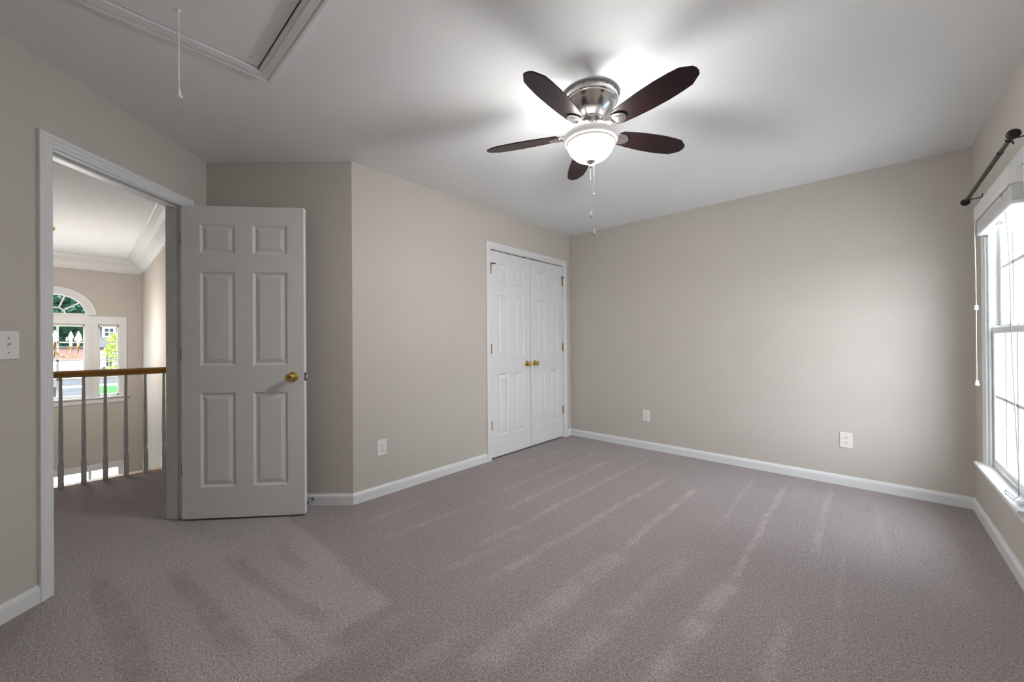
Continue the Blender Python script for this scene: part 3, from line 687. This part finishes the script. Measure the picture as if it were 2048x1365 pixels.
# ------------------------------------------------------------------ crown moulding of the foyer
CRN = [(0, 0), (.17, 0), (.17, -.016), (.155, -.020), (.148, -.034), (.120, -.060), (.085, -.085), (.060, -.120), (.048, -.150), (.036, -.160), (.032, -.178), (.018, -.184), (.016, -.196), (0, -.196)]
def crown(name, mp, lab): struct(MB().prism([(a, b) for a, b in CRN], *mp[0], mp[1]).build(name, TRIM), lab, 'crown moulding')
crown('trim_5', ((YL, YS), lambda u_, v_, h_: (XF + u_, h_, H + v_)), 'white crown moulding above the arched foyer window')
crown('trim_6', ((XF, -1.0), lambda u_, v_, h_: (h_, YS - u_, H + v_)), 'white crown moulding receding along the foyer side wall')

# ------------------------------------------------------------------ three part arched foyer window
pw = empty('window_3', (XF, YC, 0), -PI / 2, label='white three part window with fan shaped arch in the foyer', cat='window', kind='structure')
# local: x -> -y world, y -> +x world (into the foyer)
def ring(r0, r1, y0, y1, n=24, a0=0, a1=PI, zc=ZSP):
    mb = MB()
    for i in range(n):
        t0, t1 = a0 + (a1 - a0) * i / n, a0 + (a1 - a0) * (i + 1) / n
        mb.prism([(r0 * math.cos(t0), zc + r0 * math.sin(t0)), (r1 * math.cos(t0), zc + r1 * math.sin(t0)), (r1 * math.cos(t1), zc + r1 * math.sin(t1)), (r0 * math.cos(t1), zc + r0 * math.sin(t1))], y0, y1, lambda u_, v_, h_: (u_, h_, v_))
    return mb
ring(AR - .005, AR + .075, -.001, .020).build('arch_casing', TRIM, pw)
ring(AR - .035, AR + .001, -.09, .004).build('arch_frame', VINYL, pw)
MB().box(-AR, AR, -.09, .006, ZSP - .025, ZSP + .018).build('arch_sill', VINYL, pw)
ring(.075, .092, -.06, -.035, 14, zc=ZSP + .015).build('hub_muntin', VINYL, pw)
for a in (36, 72, 108, 144):
    t_ = math.radians(a); du, dv = math.cos(t_), math.sin(t_); hw_ = .0085
    MB().prism([(r * du - sg * hw_ * dv, ZSP + .015 + r * dv + sg * hw_ * du) for r, sg in ((.085, 1), (.085, -1), (AR - .03, -1), (AR - .03, 1))], -.06, -.035, lambda u_, v_, h_: (u_, h_, v_)).build('spoke_muntin', VINYL, pw)
MB().prism([(AR * .95 * math.cos(PI * i / 20), ZSP + AR * .95 * math.sin(PI * i / 20)) for i in range(21)], -.049, -.046, lambda u_, v_, h_: (u_, h_, v_)).build('pane', GLASS, pw)
# flat casing band over the lights, mullions, stool and apron
MB().bbox(-SW1 - .085, SW1 + .085, 0, .018, WT + .02, 1.572, .004).build('casing_head', TRIM, pw)
for s in (-1, 1):
    a, b = sorted((s * (SW1 - .003), s * (SW1 + .085))); MB().bbox(a, b, 0, .018, WB - .01, WT + .022, .004).build('casing_leg', TRIM, pw)
    a, b = sorted((s * (CW - .003), s * (SW0 + .003))); MB().bbox(a, b, -.01, .014, WB - .01, WT + .022, .003).build('mullion', TRIM, pw)
    a, b = sorted((s * (CW + .05), s * (CW + .075))); MB().bbox(a, b, .012, .022, WB - .01, WT + .022, .003).build('mullion_bead', TRIM, pw)
MB().bbox(-SW1 - .11, SW1 + .11, -.02, .055, WB - .028, WB - .004, .005).build('stool', TRIM, pw)
MB().bbox(-SW1 - .085, SW1 + .085, 0, .016, WB - .10, WB - .026, .004).build('apron', TRIM, pw)
for (xa, xb, nc, nm) in ((-CW, CW, 2, 'centre_light'), (SW0, SW1, 1, 'side_light'), (-SW1, -SW0, 1, 'side_light')):
    fr = MB(); f_ = .018
    fr.box(xa, xa + f_, -.10, -.02, WB, WT).box(xb - f_, xb, -.10, -.02, WB, WT).box(xa, xb, -.10, -.02, WB - .02, WB + .025).box(xa, xb, -.10, -.02, WT - .018, WT + .02)
    fr = fr.build(nm, VINYL, pw)
    if nc == 2: MB().box(-.025, -.003, -.07, -.045, WB, WT).build('muntin', VINYL, fr)
    zs_ = [WB + .02, .655, .925, 1.185, WT - .015]
    for z in zs_[1:-1]: MB().box(xa, xb, -.07, -.045, z - .010, z + .010).build('muntin', VINYL, fr)
    xs_ = [xa, -.014, xb] if nc == 2 else [xa, xb]
    for i in range(len(xs_) - 1):
        for j in range(4): MB().box(xs_[i] + .004, xs_[i + 1] - .004, -.059, -.056, zs_[j], zs_[j + 1]).build('pane', GLASS, fr)

# ------------------------------------------------------------------ entrance below it
en = empty('door_4', (XF, YC, ZF), -PI / 2, label='white entrance with glazed side lights under the arched window', cat='door', kind='structure')
zt = -.70 - ZF
MB().bbox(-DW - .115, DW + .115, 0, .02, zt, zt + .095, .004).build('casing_head', TRIM, en)
for s in (-1, 1):
    a, b = sorted((s * DW, s * (DW + .115))); MB().bbox(a, b, 0, .02, 0, zt, .004).build('casing_leg', TRIM, en)
    a, b = sorted((s * .305, s * .335)); MB().bbox(a, b, -.1, -.01, 0, zt, .003).build('mullion', TRIM, en)
    a, b = sorted((s * .335, s * DW)); MB().box(a, b, -.06, -.056, .55, zt - .02).build('pane', GLASS, en)
    MB().bbox(a, b, -.08, -.03, 0, .55, .004).build('lower_panel', TRIM, en)
MB().bbox(-.305, .305, -.085, -.04, 0, zt - .45, .004).build('door_leaf', TRIM, en)
MB().box(-.305, .305, -.06, -.056, zt - .45, zt - .02).build('pane', GLASS, en)
MB().bbox(-.305, .305, -.09, -.02, zt - .46, zt - .42, .003).build('transom_bar', TRIM, en)

# ------------------------------------------------------------------ chandelier
ch = empty('chandelier', (-3.90, -4.30, 1.05), label='brass candle chandelier hanging in front of the arched window', cat='chandelier')
MB().lathe([(0, -.16), (.012, -.15), (.02, -.13), (.010, -.11), (.03, -.07), (.042, -.03), (.03, .01), (.012, .04), (.010, .12), (.020, .15), (.008, .18), (.004, .22)], 24).build('stem', BRASS, ch)
MB().tube([(0, 0, .21), (0, 0, H - 1.05 - .03)], .004, 8).build('chain', BRASS, ch)
MB().lathe([(0, H - 1.05), (.06, H - 1.05), (.055, H - 1.075), (.01, H - 1.09)], 24).build('ceiling_cup', BRASS, ch)
FLAME = mat('lit_candle_bulb', (1, .9, .75), .3, emit=(1, .92, .84), estr=CAND_GLOW)
SLEEVE = mat('ivory_candle_sleeve', (.80, .66, .45), .5, var=.05)
for k, a in enumerate((math.radians(x) for x in (75, 15, -45, -105, -165, 135))):
    e = Vector((math.cos(a), math.sin(a), 0)); R_ = .235
    am = MB().tube([e * .02 + Vector((0, 0, -.005)), e * .06 + Vector((0, 0, .02)), e * .11 + Vector((0, 0, -.02)), e * .16 + Vector((0, 0, -.045)), e * .205 + Vector((0, 0, -.03)), e * .232 + Vector((0, 0, .02)), e * R_ + Vector((0, 0, .06))], .0042, 8).build('arm', BRASS, ch)
    q = e * R_
    MB().lathe([(0, .055), (.010, .057), (.026, .066), (.028, .069), (.012, .070), (.013, .080), (0, .082)], 16, q).build('drip_cup', BRASS, am)
    cs = MB().lathe([(0, .078), (.0125, .078), (.0120, .170), (0, .172)], 14, q).build('candle_sleeve', SLEEVE, am)
    MB().lathe([(0, .170), (.008, .172), (.0165, .186), (.0175, .198), (.012, .216), (.005, .236), (.001, .250), (0, .251)], 14, q).build('bulb', FLAME, am)

# ------------------------------------------------------------------ outside
GZ = -2.95
GRASS = mat('lawn_grass', (.032, .080, .032), .9, var=.4, vscale=1.5, bump=.5, bscale=40, spec=0)
ASPH = mat('grey_driveway', (.052, .055, .060), .85, var=.35, vscale=.6, bump=.2, bscale=60, spec=0)
CONC = mat('pale_concrete', (.60, .59, .58), .8, var=.08, vscale=2)
struct(MB().box(-170, 60, -90, 90, GZ - .2, GZ).build('ground', GRASS), 'green lawn around the house', 'lawn')
struct(MB().box(-67, -55, -90, 90, GZ - .05, GZ + .02).build('road', ASPH), 'grey road across from the house', 'road')
struct(MB().bbox(-55, -53.6, -90, 90, GZ, GZ + .10, .02).build('kerb', CONC), 'pale kerb and path along the near side of the road', 'kerb')
struct(MB().bbox(-67.8, -67, -90, 90, GZ, GZ + .10, .02).build('kerb', CONC), 'pale kerb along the far side of the road', 'kerb')
struct(MB().box(-53.6, -22.0, -9.5, -3.35, GZ - .05, GZ + .03).build('driveway', ASPH), 'grey driveway in front of the house', 'driveway')
struct(MB().box(-22.0, XF - .15, -7.0, -2.75, GZ - .2, ZF - .03).build('porch', CONC), 'pale concrete porch and forecourt outside the entrance', 'porch')
struct(MB().box(W + RT, 30, -25, 20, GZ - .1, GZ + .03).build('added_bounce_ground', CONC), 'pale concrete ground added to bounce light into the bedroom', 'added_bounce_ground')  # added, unseen: pale slab that reflects neutral daylight up into the bedroom
# pale blue wing of this house outside the bedroom window
BLUE = mat('pale_blue_siding', (.20, .32, .45), .55, var=.04, vscale=6)
wing = empty('wing_wall', (3.440, .40, GZ), label='pale blue board wall outside the sash window', cat='exterior wall')
MB().box(0, 3.2, 0, .15, 0, 6.3).build('backing', BLUE, wing)
for k in range(40):
    x = .006 + k * .080
    MB().bbox(x, x + .074, -.012, .002, 0, 6.3, .003).build('board', BLUE, wing)
MB().bbox(-.055, .004, -.03, .12, 0, 6.3, .004).build('corner_board', VINYL, wing)

# house and garage across the road
SIDE = mat('brown_brick', (.14, .080, .064), .8, var=.35, vscale=1.2)
ROOF = mat('dark_shingle_roof', (.032, .032, .038), .85, var=.35, vscale=2)
SHUT = mat('pale_blue_shutter', (.28, .36, .52), .5, var=.03)
WPAINT = mat('white_house_trim', (.76, .77, .78), .5, var=.02)
DGL = mat('dark_house_glass', (.015, .018, .022), .15, var=.3, spec=.1)
nh = empty('neighbour_house', (-70, 0, GZ), label='brick house with dark roof and pale blue shutters across the road', cat='house')
MB().box(-8, 0, -3.0, 12, 0, 3.9).build('wall', SIDE, nh)
MB().prism([(.5, 3.8), (-4, 7.2), (-8.5, 3.8)], -3.3, 12.3, lambda u_, v_, h_: (u_, h_, v_)).build('roof', ROOF, nh)
def house_window(y, z, ww, hh, par, x=.0, shut=True, nz=4):
    f = MB().box(x, x + .08, y - ww / 2 - .09, y + ww / 2 + .09, z - .1, z + hh + .1).build('window', WPAINT, par)
    for i in range(2):
        for j in range(nz):
            MB().box(x + .07, x + .10, y - ww / 2 + i * ww / 2 + .03, y - ww / 2 + (i + 1) * ww / 2 - .03, z + j * hh / nz + .03, z + (j + 1) * hh / nz - .03).build('pane', DGL, f)
    if shut:
        for sg in (-1, 1):
            a, b = sorted((y + sg * (ww / 2 + .09), y + sg * (ww / 2 + .50))); MB().bbox(x, x + .1, a, b, z - .08, z + hh + .08, .02).build('shutter', SHUT, par)
for y in (-1.92, 1.6, 5.2, 9.0): house_window(y, .55, .56, 2.8, nh, .02)
for y in (-1.85, 2.6, 7.2):
    dm = MB().box(-3.6, -1.2, y - .62, y + .62, 4.9, 6.5).build('dormer', WPAINT, nh)
    house_window(y, 5.25, .85, 1.05, dm, -1.2, False, 2)
    MB().prism([(y - .9, 6.45), (y, 7.3), (y + .9, 6.45)], -4.2, -1.0, lambda u_, v_, h_: (h_, u_, v_)).build('dormer_roof', ROOF, dm)
ga = empty('garage', (-69.0, -7.2, GZ), label='low brick garage with pale blue door across the road', cat='garage')
MB().box(-5, 0, -3.6, 3.6, 0, 3.75).build('wall', SIDE, ga)
GD = mat('pale_blue_garage_door', (.46, .56, .62), .5, var=.02)
for k in range(4): MB().bbox(0, .06, -3.1, 3.2, .05 + k * .49, .53 + k * .49, .015).build('door_section', GD, ga)
MB().box(0, .09, -3.3, 3.4, 2.0, 2.16).build('door_trim', WPAINT, ga)
MB().bbox(-5.3, .3, -3.8, 3.75, 3.75, 3.95, .03).build('roof', ROOF, ga)

# trees
def leaf_mat(name, col):
    t = NT(name); b = t.b
    tc = t.n('ShaderNodeTexCoord'); nz = t.n('ShaderNodeTexNoise', Scale=.9, Detail=4); t.l(tc.outputs['Object'], nz.inputs['Vector'])
    mx = t.n('ShaderNodeMixRGB'); t.l(nz.outputs[0], mx.inputs[0]); mx.inputs[1].default_value = (*[c * .35 for c in col], 1); mx.inputs[2].default_value = (*[min(1, c * 1.6) for c in col], 1)
    t.l(mx.outputs[0], b.inputs['Base Color']); b.inputs['Roughness'].default_value = .6; b.inputs['Specular IOR Level'].default_value = .2
    return t.m
BARK = mat('tree_bark', (.10, .075, .058), .9, var=.35, vscale=6, bump=.4, bscale=20)
LDARK = leaf_mat('deep_green_leaves', (.024, .062, .042)); LMID = leaf_mat('green_leaves', (.036, .080, .038)); LYEL = leaf_mat('yellow_green_leaves', (.20, .26, .05))
def foliage(n, rx, rz, size, zc, clumps):
    cs = []
    for _ in range(clumps):
        v = Vector((random.gauss(0, 1), random.gauss(0, 1), random.gauss(0, 1))).normalized() * random.uniform(.2, .85)
        cs.append((Vector((v.x * rx, v.y * rx, v.z * rz + zc)), random.uniform(.28, .48) * rx))
    vs = []; fs = []
    for i in range(n):
        c, r = random.choice(cs)
        v = Vector((random.gauss(0, 1), random.gauss(0, 1), random.gauss(0, 1))).normalized() * r * random.uniform(.6, 1)
        p = c + v; a = Vector((random.gauss(0, 1), random.gauss(0, 1), random.gauss(0, .6))).normalized(); b = a.orthogonal().normalized()
        sz = size * random.uniform(.6, 1.3); o = len(vs)
        vs += [p - a * sz, p - b * sz * .5, p + a * sz, p + b * sz * .5]; fs.append((o, o + 1, o + 2, o + 3))
    return MB().add(vs, fs)
def plain_build(mb, name, material, parent):
    me = bpy.data.meshes.new(name); me.from_pydata(mb.v, [], mb.f); me.materials.append(material); me.update()
    o = bpy.data.objects.new(name, me); C.objects.link(o); o.parent = parent; return o
def tree(loc, h, rx, rz, leafm, lab, n=5000, size=.25, clumps=26, name='tree'):
    r = empty(name, loc, label=lab, cat='tree')
    MB().tube([(0, 0, -.1), (.1, .05, h * .3), (-.05, .1, h * .6), (.1, 0, h * .85)], [h * .022, h * .018, h * .012, h * .005], 10).build('trunk', BARK, r)
    tag(plain_build(foliage(n, rx, rz, size, h - rz * .95, clumps), 'crown', leafm, r), kind='stuff')
    return r
tg = 'trees behind the houses across the road'
for (x, y, h, rx, rz, lm, lab) in ((-84, -5.5, 13, 3.6, 6, LDARK, 'deep green tree standing right behind the brick garage'), (-84, -16.5, 14, 3.8, 6.5, LMID, 'broad green tree past the end of the garage'),
                                   (-86, 3.2, 14, 4.4, 6.5, LMID, 'green tree behind the ridge of the brick house'), (-96, -.5, 22, 4.6, 10, LDARK, 'tall dark tree showing between garage and brick house'),
                                   (-97, -13.5, 23, 4.6, 10.5, LMID, 'tall lighter green tree behind the garage'), (-98, 10, 21, 5.4, 9, LDARK, 'tall dark tree behind the dormer windows'),
                                   (-112, -7.5, 30, 7.0, 14, LDARK, 'tallest dark tree far behind the garage')):
    tree((x, y, GZ), h, rx, rz, lm, lab, 9000, .62, 46)['group'] = tg
tree((-17.3, -3.13, GZ), 4.75, .58, .95, LYEL, 'young yellow green tree close to the foyer window', 1500, .062, 26)
for (x, y, r, hh, lm, lab) in ((-68.4, -2.62, .5, 1.5, LDARK, 'dark green shrub at the garage end of the brick house'), (-68.6, -1.35, .55, 1.15, LMID, 'lighter green shrub under the shuttered house window'), (-68.5, .35, .7, 1.7, LDARK, 'taller dark shrub between two shuttered house windows')):
    sh = empty('shrub', (x, y, GZ), label=lab, cat='shrub', group='shrubs in front of the brick house')
    MB().tube([(0, 0, -.05), (0, 0, hh * .4)], .05, 8).build('stem', BARK, sh)
    tag(plain_build(foliage(1100, r, hh * .5, .11, hh * .5, 14), 'foliage', lm, sh), kind='stuff')
mbx = empty('mailbox', (-38.6, -5.42, GZ), label='dark mailbox on a post in front of the grey driveway', cat='mailbox')
MB().bbox(-.05, .05, -.05, .05, 0, 1.05, .01).build('post', BLACK, mbx)
MB().prism([(-.12, 1.0), (.12, 1.0), (.12, 1.16)] + [(.12 * math.cos(PI * i / 8), 1.16 + .12 * math.sin(PI * i / 8)) for i in range(1, 8)] + [(-.12, 1.16)], -.25, .25, lambda u_, v_, h_: (h_, u_, v_)).build('box', BLACK, mbx)
